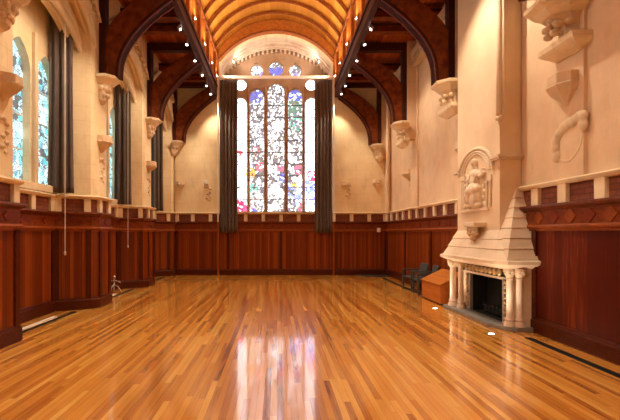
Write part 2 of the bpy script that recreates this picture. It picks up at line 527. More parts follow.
# right wall
wr = MB().box(XR, XR + .4, YN - .3, YF + .3, 0, 9.6).build('wall_right', 'stone_right')
struct(wr, 'warm plastered stone wall')
rp = MB()
for y0 in (2.2, 5.35, 11.70):
    rp.box(XR - .05, XR + .02, y0, y0 + .62, ZS, ZTOP)
for yt in (2.35, 5.55, 8.75, 11.95, 14.95):
    rp.box(XR - .30, XR + .02, yt - .13, yt + .13, 4.78 if 3 < yt < 6 else 4.35, ZTOP)
    rp.box(XR - .01, XR + .02, yt - .13, yt + .13, 4.3, 4.4)
rp.box(XR - .12, XR + .02, 14.55, 15.0, ZS, ZTOP)
rp.tube([(XR - .13, 14.5, ZS), (XR - .13, 14.5, 5.5), (XR - .13, 14.5, ZTOP)], .06, 10)
struct(rp.build('wall_right_pilasters', 'stone_right', wr, bevel=.01))
cm = MB()
cm.box(XR - .22, XR, 9.0, 14.9, 6.72, 6.90); cm.box(XR - .16, XR, 9.0, 14.9, 6.50, 6.60)
y = 9.05
while y < 14.8:
    cm.box(XR - .20, XR, y, y + .10, 6.60, 6.72); y += .2
struct(cm.build('trim_1', 'stone_pale'), 'dentilled stone cornice high on the right wall')

# far wall with the chancel opening
OX0, OX1 = -2.14, 2.08
OC = (OX0 + OX1) / 2; OH = (OX1 - OX0) / 2
def vault_arc(half, zspring, zapex, n=32, c=OC):
    rise = zapex - zspring
    R = (half * half + rise * rise) / (2 * rise); a = math.asin(half / R)
    return [(c + R * math.sin(-a + 2 * a * i / n), zapex - R + R * math.cos(-a + 2 * a * i / n)) for i in range(n + 1)]
arc = vault_arc(OH, 8.02, 9.03)
hole = [(OX0, ZS), (OX1, ZS)] + arc[::-1]
wf = plate('wall_far', [(-4.9, 0), (4.6, 0), (4.6, 9.7), (-4.9, 9.7)], [hole], .3, 'y', YF, 'stone')
struct(wf, 'pale stone end wall around the chancel arch')
ch = MB()
ring_in = [(OX0, ZS)] + arc + [(OX1, ZS)]
ring_out = [(x + (x - OC) * .08, z + .18 if z > 3 else z) for x, z in ring_in]
for i in range(len(ring_in) - 1):
    p, q, r, s_ = ring_in[i], ring_in[i + 1], ring_out[i + 1], ring_out[i]
    ch.hexa([(p[0], YF + .28, p[1]), (q[0], YF + .28, q[1]), (r[0], YF + .28, r[1]), (s_[0], YF + .28, s_[1]),
             (p[0], 17.0, p[1]), (q[0], 17.0, q[1]), (r[0], 17.0, r[1]), (s_[0], 17.0, s_[1])])
ch.box(OX0 - .2, OX1 + .2, YF + .28, 17.0, ZS - .2, ZS)
struct(ch.build('wall_chancel', 'stone_vault', None), 'shallow stone barrel recess in front of the stained glass')
cr = MB()
for (yy, dr, r) in ((16.30, .03, .05), (15.95, .02, .035), (15.6, .02, .04), (16.12, .02, .03)):
    cr.tube([(OC + (x - OC) * (1 - dr / 2), yy, z - dr) for x, z in arc], r, 6)
a2 = vault_arc(OH - .05, 8.0, 8.96, 26)
for (x, z) in a2[1:-1]:
    cr.box(x - .04, x + .04, 16.12, 16.28, z - .09, z + .03)
struct(cr.build('trim_2', 'stone_vault'), 'moulded stone ribs around the chancel vault')

# near wall behind the camera and roof over everything
struct(MB().box(-5.2, 4.75, YN - .3, YN, 0, 9.8).build('wall_near', 'stone'))
# ------------------------------------------------------------------ east window
E = struct(empty('window_1'), 'tall five-light stained glass window with roundels above')
LAN = [(-1.455, .27, 7.08), (-.78, .29, 7.43), (0, .335, 7.66), (.78, .29, 7.43), (1.455, .27, 7.08)]
RND = [(0, 8.25, .30), (-.78, 8.17, .25), (.78, 8.17, .25), (-1.43, 7.60, .225), (1.43, 7.60, .225)]
def roundlan(uc, h, z0, z1, n=14):
    pts = [(uc - h, z0), (uc + h, z0)]
    for i in range(n + 1):
        a = PI * i / n
        pts.append((uc + h * math.cos(a), z1 - h * 1.05 + h * 1.05 * math.sin(a)))
    return pts
WC = -.04
holes = [roundlan(WC + u, h, 2.45, z) for u, h, z in LAN] + [circ(WC + u, z, r) for u, z, r in RND]
outer = [(OX0 - .05, ZS - .1), (OX1 + .05, ZS - .1)] + vault_arc(OH + .05, 8.05, 9.10)[::-1]
plate('tracery', outer, holes, .24, 'y', 16.25, 'stone_tracery', E, bev=.03)
for u, h, z in LAN:
    plate('lancet_pane', roundlan(WC + u, h + .02, 2.43, z + .02), [], .02, 'y', WY - .01, 'glass_east', E)
for u, z, r in RND:
    plate('roundel_pane', circ(WC + u, z, r + .02), [], .02, 'y', WY - .01, 'glass_clear' if z < 7.7 else 'glass_east', E)
b = MB()
for u, h, z in LAN:
    zz = 2.95
    while zz < z - .3:
        b.box(WC + u - h, WC + u + h, WY - .05, WY - .02, zz - .012, zz + .012); zz += .48
b.build('saddle_bars', 'lead', E)
tr = MB()
tr.box(WC - .36, WC + .36, 16.18, 16.27, 8.62, 8.68)
tr.box(WC - .9, WC - .82, 16.18, 16.27, 8.42, 8.5); tr.box(WC + .82, WC + .9, 16.18, 16.27, 8.42, 8.5)
for u in (-1.12, -.42, .42, 1.12):
    tr.tube([(WC + u, 16.24, 2.45), (WC + u, 16.24, 5), (WC + u, 16.24, 7.5)], .045, 8)
tr.build('mullion_shafts', 'stone_tracery', E)

# ------------------------------------------------------------------ wainscot
def wl_path():
    pts = []
    for k in range(7):
        y0 = PIER[k]
        if y0 > 14.7: break
        pts += [(XB + .08, y0 - .36), (-3.86, y0 - .06), (-3.77, y0 + .08), (-3.77, y0 + .66), (-3.86, y0 + .73), (XB + .08, y0 + .73)]
    pts += [(XB + .08, 14.35), (-3.90, 14.62), (-3.80, 14.72), (-3.80, 14.96)]
    return pts
P_L = wl_path()
P_F = [(-3.80, 14.93), (4.10, 14.93)]
P_R1 = [(4.10, 14.95), (4.10, 8.46)]
P_R2 = [(4.10, 6.40), (4.10, YN)]
CUT = {'base_moulding': 6.40, 'picture_ledge': 6.52, 'frieze_board': 6.55, 'cap_rail': 6.62, 'brick_band': 6.70, 'stone_shelf': 6.70}
# for P_L travelling +y the room is on the right (side=-1); P_F travelling +x the room (towards -y) is on the right; P_R travelling -y room on the right
trimno = 3
RUNS = [('left', P_L, 'panel'), ('far', P_F, 'panel'), ('right far', P_R1, 'panel'), ('right near', P_R2, 'panel_red')]
def cutp(path, nm, part):
    return [(4.10, CUT[part]), path[1]] if nm == 'right near' else path
for nm, path, pmat in RUNS:
    s_ = struct(empty('trim_%d' % trimno), 'dark wood wainscot with stone and brick band, %s side' % nm); trimno += 1
    MB().sweep(path, [(-.05, .0), (-.05, 1.66), (0, 1.66), (0, 0)], -1).build('board_panel', pmat, s_)
    MB().sweep(path, [(-.02, 0), (-.02, .24), (.015, .24), (.03, .20), (.045, .19), (.045, 0)], -1).build('base_moulding', 'base', s_)
    MB().sweep(cutp(path, nm, 'picture_ledge'), [(-.02, 1.60), (-.02, 1.70), (.045, 1.70), (.055, 1.67), (.045, 1.645), (.02, 1.63), (.02, 1.60)], -1).build('picture_ledge', 'lozenge_light', s_)  # lighter wood colour stands in for the highlight along the ledge
    MB().sweep(cutp(path, nm, 'frieze_board'), [(-.05, 1.66), (-.05, 1.97), (.02, 1.97), (.02, 1.66)], -1).build('frieze_board', 'frieze', s_)
    MB().sweep(cutp(path, nm, 'cap_rail'), [(-.05, 1.90), (-.05, 2.0), (.09, 2.0), (.10, 1.97), (.08, 1.945), (.04, 1.92), (.03, 1.90)], -1).build('cap_rail', 'rail', s_)
    MB().sweep(cutp(path, nm, 'brick_band'), [(-.12, 2.0), (-.12, 2.28), (-.03, 2.28), (-.03, 2.0)], -1).build('brick_band', 'brick', s_)
    MB().sweep(cutp(path, nm, 'stone_shelf'), [(-.35, 2.27), (-.35, ZS), (.06, ZS), (.075, 2.32), (.06, 2.295), (.03, 2.27)], -1).build('stone_shelf', 'stone_pale', s_)
    # stone posts between the brick panels, stiles between the boards
    posts = MB(); stiles = MB(); loz = MB(); loz2 = MB()
    step = {'left': .62, 'far': .66, 'right far': .62, 'right near': .68}[nm]
    pw_ = .17 if nm == 'right near' else .13
    P = [Vector(p) for p in path]
    for i in range(len(P) - 1):
        d = P[i + 1] - P[i]; L = d.length
        if L < .3: continue
        d.normalize(); nrm = Vector((d.y, -d.x))
        n = max(1, round(L / step))
        ang = math.atan2(d.y, d.x); R = Matrix.Rotation(ang, 3, 'Z')
        ends = range(0, n + 1)
        for j in ends:
            t = L * j / n
            t = min(max(t, .07), L - .07)
            c = P[i] + d * t + nrm * (-.02)
            posts.obox((c.x, c.y, 2.135), (pw_, .10, .28), R)
        # frieze lozenges and boss squares
        if nm.startswith('right near'):
            m_ = max(1, round(L / .34))
            for j in range(m_):
                t = L * (j + .5) / m_
                c = P[i] + d * t + nrm * .025
                RR = R @ Matrix.Rotation(PI / 4, 3, 'Y')
                (loz if j % 2 else loz2).obox((c.x, c.y, 1.81), (.155, .012, .155), RR)
        else:
            m_ = max(1, round(L / .62))
            for j in range(m_):
                t = L * (j + .5) / m_
                c = P[i] + d * t + nrm * .022
                RR = R @ Matrix.Rotation(PI / 4, 3, 'Y')
                loz.obox((c.x, c.y, 1.81), (.10, .02, .10), RR)
        sstep = 1.9 if nm != 'left' else 3
        m_ = max(1, round(L / sstep))
        for j in range(m_ + 1):
            t = min(max(L * j / m_, .05), L - .05)
            if nm == 'left' and (j not in (0, m_)): continue
            c = P[i] + d * t + nrm * .004
            stiles.obox((c.x, c.y, .92), (.10, .05, 1.40), R)
    posts.build('stone_posts', 'stone_pale', s_, bevel=.008)
    loz.build('frieze_lozenges', 'lozenge', s_)
    if len(loz2.bm.verts): loz2.build('pale_lozenges', 'lozenge_light', s_)
    else: loz2.bm.free()
    stiles.build('stiles', 'base', s_)

# ------------------------------------------------------------------ roof
XBm = 2.26    # arcade beams
def beam_x(s): return -2.27 if s < 0 else 2.20
VH = 2.30; VC = OC
ZA, ZSP = 9.45, 8.05
v_arc = vault_arc(VH, ZSP, ZA, 40, VC)
vm = bmesh.new(); uvl = vm.loops.layers.uv.new('UVMap')
ys = [YN, YF + .02]
run = 0
for i in range(len(v_arc) - 1):
    p, q = v_arc[i], v_arc[i + 1]
    L = math.hypot(q[0] - p[0], q[1] - p[1])
    vs = [vm.verts.new((p[0], ys[0], p[1])), vm.verts.new((q[0], ys[0], q[1])), vm.verts.new((q[0], ys[1], q[1])), vm.verts.new((p[0], ys[1], p[1]))]
    f = vm.faces.new(vs)
    for l, w in zip(f.loops, ((run, ys[0]), (run + L, ys[0]), (run + L, ys[1]), (run, ys[1]))): l[uvl].uv = (w[0], w[1])
    run += L
bmesh.ops.remove_doubles(vm, verts=vm.verts[:], dist=1e-4)
me = bpy.data.meshes.new('ceiling'); vm.to_mesh(me); vm.free()
ceil = link('ceiling', me, 'vault', smooth=True)
sol = ceil.modifiers.new('thick', 'SOLIDIFY'); sol.thickness = .06; sol.offset = 1
struct(ceil, 'orange boarded barrel vault')
# aisle ceilings
for s in (-1, 1):
    xo = -4.9 if s < 0 else 4.6
    xi = beam_x(s) + s * .02
    o = MB().hexa([(xi, YN, 7.25), (xo, YN, 7.25), (xo, YF + .05, 7.25), (xi, YF + .05, 7.25), (xi, YN, 7.32), (xo, YN, 7.32), (xo, YF + .05, 7.32), (xi, YF + .05, 7.32)]).build(
        'ceiling_aisle', 'aisle'); struct(o, 'dark boarded ceiling over the %s aisle' % ('left' if s < 0 else 'right'))
# arcade beam + boarded frieze with posts
for s in (-1, 1):
    nm = 'left' if s < 0 else 'right'
    x = beam_x(s)
    e = empty('arcade_beam', (x, 6, 6.65), 'long dark moulded timber beam running the hall on the %s' % nm, 'beam', 'long beams under the vault')
    o = MB()
    o.box(x - .06, x + .06, YN, 14.98, 6.64, 6.92); o.box(x - .10, x + .10, YN, 14.98, 6.92, 7.0)
    o.tube([(x - .06, YN, 6.66), (x - .06, 5, 6.66), (x - .06, 14.98, 6.66)], .022, 8)
    o.tube([(x + .06, YN, 6.66), (x + .06, 5, 6.66), (x + .06, 14.98, 6.66)], .022, 8)
    o = o.build('moulded_beam', 'beam', e); o.location = (-x, -6, -6.65)
    o = MB().box(x - .03, x + .03, YN, 14.98, 6.98, 8.12).build('boarding', 'side_board', e); o.location = (-x, -6, -6.65)
    m = MB(); y = YN + .5
    xi = x - s * .07
    m.box(xi - .05, xi + .05, YN, 14.98, 7.98, 8.10)
    o = m.build('wall_plate', 'vault_rib_dark', e); o.location = (-x, -6, -6.65)
RIBS = [14.20 - .72 * k for k in range(12)]
pm_ = None
rib_objs = []
def make_rib(y, w, zin, mat_a, mat_b, name, half_in, label, group):
    e = empty(name, (VC, y, 8.0), label, 'roof rib', group)
    inn = vault_arc(half_in, ZSP - .06, zin, 36, 0)
    out = vault_arc(VH - .01, ZSP, ZA - .01, 36, 0)
    m = MB()
    for i in range(36):
        a, b_, c, d = inn[i], inn[i + 1], out[i + 1], out[i]
        m.hexa([(a[0], -w / 2, a[1] - 8), (b_[0], -w / 2, b_[1] - 8), (c[0], -w / 2, c[1] - 8), (d[0], -w / 2, d[1] - 8),
                (a[0], w / 2, a[1] - 8), (b_[0], w / 2, b_[1] - 8), (c[0], w / 2, c[1] - 8), (d[0], w / 2, d[1] - 8)])
    m.build('curved_rib', mat_a, e)
    m = MB()
    m.tube([(p[0], -w / 2, p[1] - 8) for p in inn], .03, 6)
    m.build('edge_roll', mat_b, e)
    # short posts down to the beam
    for s in (-1, 1):
        xx = beam_x(s) - s * .06 - VC
        MB().box(xx - .05, xx + .05, -.06, .06, -1.02, .08).build('post', 'vault_rib', e)
    return e
make_rib(14.86, .26, 9.03, 'vault_rib', 'vault_rib_dark', 'end_arch_rib', OH - .02, 'broad brown timber arch framing the chancel opening', None)
r0 = make_rib(RIBS[0], .07, 9.37, 'vault_rib', 'vault_rib_dark', 'vault_rib', VH - .07, 'curved timber rib across the orange vault, %s from the broad end arch' % 'first', 'curved vault ribs')
for k in range(1, 12):
    c = copy_tree(r0); c.location.y = RIBS[k]
    c['label'] = 'curved timber rib across the orange vault, %s from the broad end arch' % ORD[k]
# room continues overhead behind the last visible rib

TR = [2.35, 5.55, 8.75, 11.95, 14.85]
INN = [(3.43, 4.84), (3.41, 5.2), (3.33, 5.48), (3.20, 5.72), (3.04, 5.93), (2.78, 6.2), (2.45, 6.47), (2.27, 6.60)]
def smoothline(pts, n=4):
    out = []
    for i in range(len(pts) - 1):
        p0 = pts[max(i - 1, 0)]; p1 = pts[i]; p2 = pts[i + 1]; p3 = pts[min(i + 2, len(pts) - 1)]
        for j in range(n):
            t = j / n
            out.append(tuple(.5 * ((2 * p1[k]) + (-p0[k] + p2[k]) * t + (2 * p0[k] - 5 * p1[k] + 4 * p2[k] - p3[k]) * t * t + (-p0[k] + 3 * p1[k] - 3 * p2[k] + p3[k]) * t ** 3) for k in range(2)))
    out.append(pts[-1]); return out
INNS_ = smoothline(INN)
OUT_ = smoothline([(3.84, 4.84), (3.845, 5.3), (3.82, 5.75), (3.62, 6.12), (3.3, 6.45), (2.9, 6.74), (2.5, 6.95), (2.27, 7.0)])
DEPTHW = {2.35: 'overhead by the viewer', 5.55: 'first of its row', 8.75: 'second of its row', 11.95: 'third of its row',
          14.85: 'against the far wall'}
WHERE = {2.35: 'overhead by the viewer', 5.55: 'first', 8.75: 'second', 11.95: 'third', 14.85: 'last'}
def make_truss(y, s):
    nm = 'left' if s < 0 else 'right'
    zf = 4.95 if s < 0 else 4.83
    INNS = [(a_, max(b_, zf)) for a_, b_ in INNS_]; OUT = [(a_, max(b_, zf)) for a_, b_ in OUT_]
    e = empty('arched_truss', (0, y, 0), 'dark arched wooden brace on the %s, %s' % (nm, DEPTHW[y]), 'roof truss', 'arched timber braces')
    m = MB()
    for i in range(len(INNS) - 1):
        a, b_, c, d = INNS[i], INNS[i + 1], OUT[i + 1], OUT[i]
        m.hexa([(s * a[0], -.07, a[1]), (s * b_[0], -.07, b_[1]), (s * c[0], -.07, c[1]), (s * d[0], -.07, d[1]),
                (s * a[0], .07, a[1]), (s * b_[0], .07, b_[1]), (s * c[0], .07, c[1]), (s * d[0], .07, d[1])])
    m.build('brace_board', 'truss', e)
    m = MB()
    inn2 = []
    for i, p in enumerate(INNS):
        q0 = INNS[max(i - 1, 0)]; q1 = INNS[min(i + 1, len(INNS) - 1)]
        t = Vector((q1[0] - q0[0], q1[1] - q0[1])).normalized()
        inn2.append((p[0] + t.y * .075, p[1] - t.x * .075))
    for i in range(len(INNS) - 1):
        a, b_, c, d = INNS[i], INNS[i + 1], inn2[i + 1], inn2[i]
        m.hexa([(s * a[0], -.11, a[1]), (s * b_[0], -.11, b_[1]), (s * c[0], -.10, c[1]), (s * d[0], -.10, d[1]),
                (s * a[0], .11, a[1]), (s * b_[0], .11, b_[1]), (s * c[0], .10, c[1]), (s * d[0], .10, d[1])])
    m.build('arch_rib', 'truss_dark', e)
    m = MB()
    for dy in (-.11, .11): m.tube([(s * p[0], dy, p[1]) for p in INNS], .018, 6)
    m.build('edge_bead', 'rail', e)
    MB().box(s * 3.72, s * 3.85, -.10, .10, zf, 7.2).build('wall_post', 'truss_dark', e)
    MB().box(s * 2.27, s * 3.86, -.09, .09, 6.98, 7.2).build('tie_beam', 'truss_dark', e)
    return e
for y in TR:
    for s in (-1, 1): make_truss(y, s)
# cross beams between trusses
for s in (-1, 1):
    nm = 'left' if s < 0 else 'right'
    for i, y in enumerate((7.15, 10.0, 10.7, 13.2, 14.1)):
        e = empty('cross_beam', (s * 2.27, y, 6.9), 'reddish cross beam over the %s aisle, %s counting from the viewer' % (nm, ORD[i] if i else 'first'), 'beam', 'aisle cross beams')
        MB().box(0, s * 2.2, -.10, .10, .02, .20).build('beam_body', 'truss', e)
        MB().box(0, s * 2.2, -.13, -.09, .16, .22).build('beam_fillet', 'truss_dark', e)
# ------------------------------------------------------------------ corbels and brackets
def lump(name, balls, mat, parent, vox=.018, blocks=()):
    m = MB()
    for (c, r, sq) in balls: m.ball(c, r, 12, sq)
    for bb in blocks: m.box(*bb)
    o = m.build(name, mat, parent, smooth=True)
    md = o.modifiers.new('merge', 'REMESH'); md.mode = 'VOXEL'; md.voxel_size = vox; md.use_smooth_shade = True
    sm = o.modifiers.new('soft', 'SMOOTH'); sm.iterations = 2
    return o
def make_corbel(slab):
    """moulded corbel; origin on the wall face, projecting to +x"""
    e = empty('stone_corbel')
    m = MB()
    def oct_(d, w, z): return [(.0, -w, z), (d * .55, -w, z), (d, -w * .5, z), (d, w * .5, z), (d * .55, w, z), (.0, w, z)]
    m.loft([oct_(.28, .22, -.17), oct_(.33, .27, -.12), oct_(.35, .29, -.09), oct_(.42, .34, -.05), oct_(.43, .35, 0), oct_(.41, .33, .02)])
    m.build('moulded_cap', 'stone_pale', e)
    m = MB()
    if slab: m.loft([oct_(.10, .16, -.50), oct_(.12, .17, -.3), oct_(.27, .21, -.17)])
    else: m.loft([oct_(.06, .06, -.62), oct_(.14, .13, -.54), oct_(.17, .16, -.4), oct_(.27, .21, -.17)])
    m.build('bell', 'stone_carved', e)
    fl = []
    if slab:
        for a in range(5):
            t = a * 2 * PI / 5 + .3
            fl.append(((.22, .12 * math.cos(t), -.32 + .10 * math.sin(t)), .052, (1, 1, 1)))
        fl += [((.25, 0, -.32), .045, (1, 1, 1)), ((.12, .17, -.28), .05, (1, 1, 1)), ((.12, -.17, -.28), .05, (1, 1, 1)), ((.12, .16, -.42), .04, (1, 1, 1))]
    else:
        for a in range(5):
            t = -1.2 + a * .6
            fl.append(((.02 + .20 * math.cos(t), .20 * math.sin(t), -.27), .055, (1, 1, 1.2)))
            fl.append(((.02 + .16 * math.cos(t + .3), .15 * math.sin(t + .3), -.42), .045, (1, 1, 1.2)))
    lump('carved_flower', fl, 'stone_carved', e, .014)
    if slab:
        m = MB()
        def rec(d, w, z): return [(.0, -w, z), (d, -w, z), (d, w, z), (.0, w, z)]
        m.loft([rec(.06, .22, -.70), rec(.17, .33, -.60), rec(.19, .35, -.57), rec(.20, .35, -.50), rec(.18, .33, -.49)])
        m.build('slab', 'stone_pale', e)
    return e
cbs = {-1: make_corbel(False), 1: make_corbel(True)}
used = set()
for y in TR:
    for s in (-1, 1):
        o = copy_tree(cbs[s]) if s in used else cbs[s]; used.add(s)
        o.location = ((XL, y, 4.94) if s < 0 else (XR - .30, y, 4.82))
        if s > 0 and y == 5.55: o.location = (XR, 5.60, 4.74); o.scale = (1.4, 1.0, 1)
        if s < 0: o.scale = (.88, .85, .9)
        if y > 14.5: o.location.y = 14.78; o.scale = (.88, .6, .85)
        if s > 0: o.rotation_euler.z = PI
        tag(o, 'carved stone corbel, %s on the %s wall, under an arched brace' % (WHERE[y], 'left' if s < 0 else 'right'), 'corbel', 'carved stone corbels')
# extend the right-hand trusses to the wall pilasters is done by wall_right_pilasters
def make_bracket():
    e = empty('stone_bracket')
    m = MB()
    def ring(d, w, z): return [(.0, -w, z), (d * .5, -w, z), (d, -w * .45, z), (d, w * .45, z), (d * .5, w, z), (.0, w, z)]
    m.loft([ring(.20, .19, 0), ring(.20, .19, -.16)])
    m.build('block', 'stone_right', e, bevel=.01)
    m = MB()
    m.loft([ring(.20, .19, -.16), ring(.21, .20, -.19), ring(.17, .17, -.27), ring(.09, .09, -.38), ring(.02, .02, -.50)])
    m.build('tapered_tail', 'stone_carved', e)
    return e
br = make_bracket()
BR = [(XL, 5.62, 3.78, 0, 'left wall above the nearest shelf'), (XL, 8.75, 3.68, 0, 'left wall between the two curtains'), (XL, 11.95, 3.70, 0, 'left wall beside the third curtain'),
      (XR - .05, 5.66, 3.80, PI, 'near right wall, below the big corbel'), (XR, 8.75, 3.55, PI, 'right wall just left of the chimney'),
      (XR, 12.5, 3.55, PI, 'right wall midway to the far corner'), (3.72, 15.0, 3.55, -PI / 2, 'far wall in the right corner'), (-3.6, 15.0, 3.50, -PI / 2, 'far wall in the left corner')]
for i, (x, y, z, rz, w) in enumerate(BR):
    o = br if i == 0 else copy_tree(br)
    o.location = (x, y, z); o.rotation_euler.z = rz
    if y == 15.0: o.scale = (.8, .7, .6)
    elif y < 6: o.scale = (1.1, 1.2, .88) if x > 0 else (1.15, .95, .72)
    elif x < 0: o.scale = (1.15, .95, .72)
    tag(o, 'small tapered stone bracket on the %s' % w, 'bracket', 'tapered wall brackets')
# carved fragments (remains of carvings) on walls
def fragment(loc, rz, kind, where, sc=1):
    e = empty('carved_fragment', loc, 'worn carved stone fragment on the %s' % where, 'carving', 'worn carvings below the brackets', rz)
    balls = []
    if kind == 'ring':
        pts = smoothline([(-.24, -.20), (-.27, -.05), (-.25, .08), (-.13, .2), (.0, .25), (.12, .26), (.25, .30), (.26, .16)], 4)
        for i, (yy, zz) in enumerate(pts): balls.append(((0, yy, zz), .066 + .022 * math.sin(i * 2.1), (.9, 1, 1)))
        for (yy, zz) in smoothline([(.26, .16), (.24, 0), (.18, -.15), (.02, -.27), (-.14, -.25), (-.24, -.20)], 6): balls.append(((-.005, yy, zz), .026, (.8, 1, 1)))
    else:
        for i, (yy, zz, r) in enumerate(((-.07, .22, .05), (.02, .24, .055), (.1, .17, .05), (.1, .05, .045), (.02, -.02, .045), (.09, -.10, .045), (.0, -.16, .05), (.08, -.24, .04))):
            balls.append(((0, yy, zz), r, (.7, 1.2, .8)))
    o = lump('weathered_relief', balls, 'stone_carved', e, .016)
    e.scale = (sc * (.6 if kind == 'ring' else 1), sc, sc)
fragment((XL, 5.6, 2.95), 0, 'drip', 'left wall above the nearest shelf')
fragment((XL, 8.78, 2.95), 0, 'drip', 'left wall between the two curtains')
fragment((XL, 11.98, 2.95), 0, 'drip', 'left wall beside the third curtain')
fragment((XR - .05, 5.62, 2.86), PI, 'ring', 'near right wall, curled like a broken ring')
fragment((XR, 8.72, 2.88), PI, 'drip', 'right wall just left of the chimney')
fragment((XR, 12.4, 2.85), PI, 'drip', 'right wall midway to the far corner')
fragment((2.62, 15.0, 3.15), -PI / 2, 'drip', 'far wall right of the stained glass', 1.1)
fragment((-2.62, 15.0, 3.05), -PI / 2, 'drip', 'far wall left of the stained glass', 1.1)
o = tag(MB().box(-2.72, -2.56, 14.90, 15.0, 3.40, 3.55).build('stone_block', 'cream', bevel=.01), 'small white square block on the far wall left of the window curtain', 'block')
o = tag(MB().box(2.42, 2.68, 14.94, 15.0, 3.35, 3.52).build('stone_block', 'stone_carved', bevel=.01), 'small brown square block on the far wall right of the window', 'block')

# ------------------------------------------------------------------ curtains
def curtain(name, p0, p1, z0, z1, folds, amp, flare=0.0):
    """pleated cloth hung between plan points p0,p1"""
    bm = bmesh.new()
    P0, P1 = Vector(p0), Vector(p1)
    d = (P1 - P0); L = d.length; d.normalize(); nrm = Vector((-d.y, d.x))
    n = folds * 10; rows = 24
    rnd = [random.uniform(.6, 1.25) for _ in range(folds + 1)]
    g = []
    for r in range(rows + 1):
        t = r / rows; z = z0 + (z1 - z0) * t
        row = []
        for i in range(n + 1):
            u = i / n
            k = min(int(u * folds), folds - 1)
            a = amp * rnd[k] * (1 - .35 * t)
            w = a * math.sin(u * folds * 2 * PI) + .25 * a * math.sin(u * folds * 4.4 * PI + 3 * t)
            uu = (u - .5) * (1 + flare * (1 - t) ** 3) + .5
            q = P0 + d * (L * uu) + nrm * w
            row.append(bm.verts.new((q.x, q.y, z)))
        g.append(row)
    for r in range(rows):
        for i in range(n): bm.faces.new((g[r][i], g[r][i + 1], g[r + 1][i + 1], g[r + 1][i]))
    me = bpy.data.meshes.new(name); bm.to_mesh(me); bm.free()
    o = link(name, me, 'curtain', smooth=True)
    s_ = o.modifiers.new('thick', 'SOLIDIFY'); s_.thickness = .012
    return o
tag(curtain('window_curtain', (-2.11, 14.80), (-1.46, 14.80), 1.58, 7.24, 5, .06), 'long grey-brown pleated curtain on the left of the stained glass window', 'curtain', 'curtains at the stained glass')
tag(curtain('window_curtain', (1.40, 14.80), (2.04, 14.80), 1.58, 7.24, 5, .06), 'long grey-brown pleated curtain on the right of the stained glass window', 'curtain', 'curtains at the stained glass')
for i, (y0, w) in enumerate(((PIER[4], 'tall dark curtain in the nearest left window recess'), (PIER[5], 'tall dark curtain in the second left window recess'), (14.74, 'tall dark curtain in the furthest left window recess'))):
    o = curtain('recess_curtain', (XB + .06, y0 - .47), (-4.12, y0 - .30), 2.37, 6.1, 3, .05, .12)
    tag(o, w, 'curtain', 'curtains in the left window recesses')
e = empty('drapery_support', (0, 14.66, 0), 'thin cream rail on two uprights carrying the stained glass window curtains', 'drapery support')
MB().box(-2.19, 2.11, .0, .06, 7.24, 7.34).build('top_rail', 'cream', e)
MB().box(-2.19, -2.145, .0, .05, 1.98, 7.26).build('upright', 'cream', e)
MB().box(2.065, 2.11, .0, .05, 1.98, 7.26).build('upright', 'cream', e)
for x_ in (-2.19, 2.065):
    MB().box(x_ - .01, x_ + .055, .05, .12, 0, 1.98).build('lower_post', 'lozenge_light', e)
# curtain cords
for (x, y, z0, w) in ((-4.08, 7.70, 1.20, 'nearest'), (-4.08, 10.95, 1.22, 'second')):
    e = empty('hanging_pull_cord', (x, y, 0), 'thin white pull cord with weight hanging from the %s left curtain' % w, 'cord', 'curtain pull cords')
    MB().tube([(0, 0, z0), (0, 0, 3), (0, 0, 5.6)], .007, 6).build('string', 'cord', e)
    MB().lathe([(.008, z0 - .06), (.02, z0 - .04), (.018, z0), (.006, z0 + .03)], seg=10).build('weight', 'cream', e, smooth=True)

# ------------------------------------------------------------------ fireplace
F = empty('fireplace', (XR, 7.5, 0), 'carved pale stone fireplace with stepped hood and tall chimney breast', 'fireplace')
def fp(m, name, mat, parent=F, **k):
    o = m.build(name, mat, parent, **k)
    if parent is F: o.location = (-XR, -7.5, 0)
    return o
XE = 4.14
fp(MB().prism([(3.53, 6.72), (3.66, 6.42), (3.80, 6.33), (XE, 6.33), (XE, 8.44), (3.50, 8.44)], .0, .07), 'hearth', 'stone_hearth', bevel=.01)
# jambs
def jamb(poly, nm='jamb'):
    m = MB()
    cx = sum(p[0] for p in poly) / len(poly); cy = sum(p[1] for p in poly) / len(poly)
    g = lambda k, z: [(cx + (x - cx) * k if x < 4.1 else x, cy + (y_ - cy) * k, z) for x, y_ in poly]
    m.loft([g(1.10, .07), g(1.10, .17), g(1.03, .21), g(1.0, .23), g(1.0, .86), g(1.04, .88), g(1.04, .92), g(1.10, .98), g(1.1, 1.02)])
    return fp(m, nm, 'stone_fire')
jamb([(3.86, 6.52), (3.94, 6.42), (XE, 6.42), (XE, 6.60), (3.80, 6.60)])
jamb([(3.78, 7.92), (XE, 7.92), (XE, 8.34), (3.78, 8.34)])
def fcol(x, y, r=.06):
    m = MB().lathe([(r * 1.6, .07), (r * 1.6, .12), (r * 1.25, .15), (r * 1.4, .18), (r * 1.05, .21), (r * .98, .22), (r * .92, .82), (r * 1.1, .83)], (x, y, 0), 18)
    o = fp(m, 'column', 'marble', smooth=True)
    es = o.modifiers.new('sharp', 'EDGE_SPLIT'); es.split_angle = .7
    m = MB().lathe([(r * .95, .83), (r * 1.0, .86), (r * 1.55, .93), (r * 1.8, .95), (r * 1.8, 1.0)], (x, y, 0), 12)
    for a in range(6):
        t = a * PI / 3
        m.ball((x + r * 1.35 * math.cos(t), y + r * 1.35 * math.sin(t), .92), r * .4, 8)
    cap = m.build('capital', 'stone_fire', o)
fcol(3.755, 6.46, .052); fcol(3.885, 6.41, .052)
fcol(3.68, 8.00, .05); fcol(3.64, 8.27, .062)
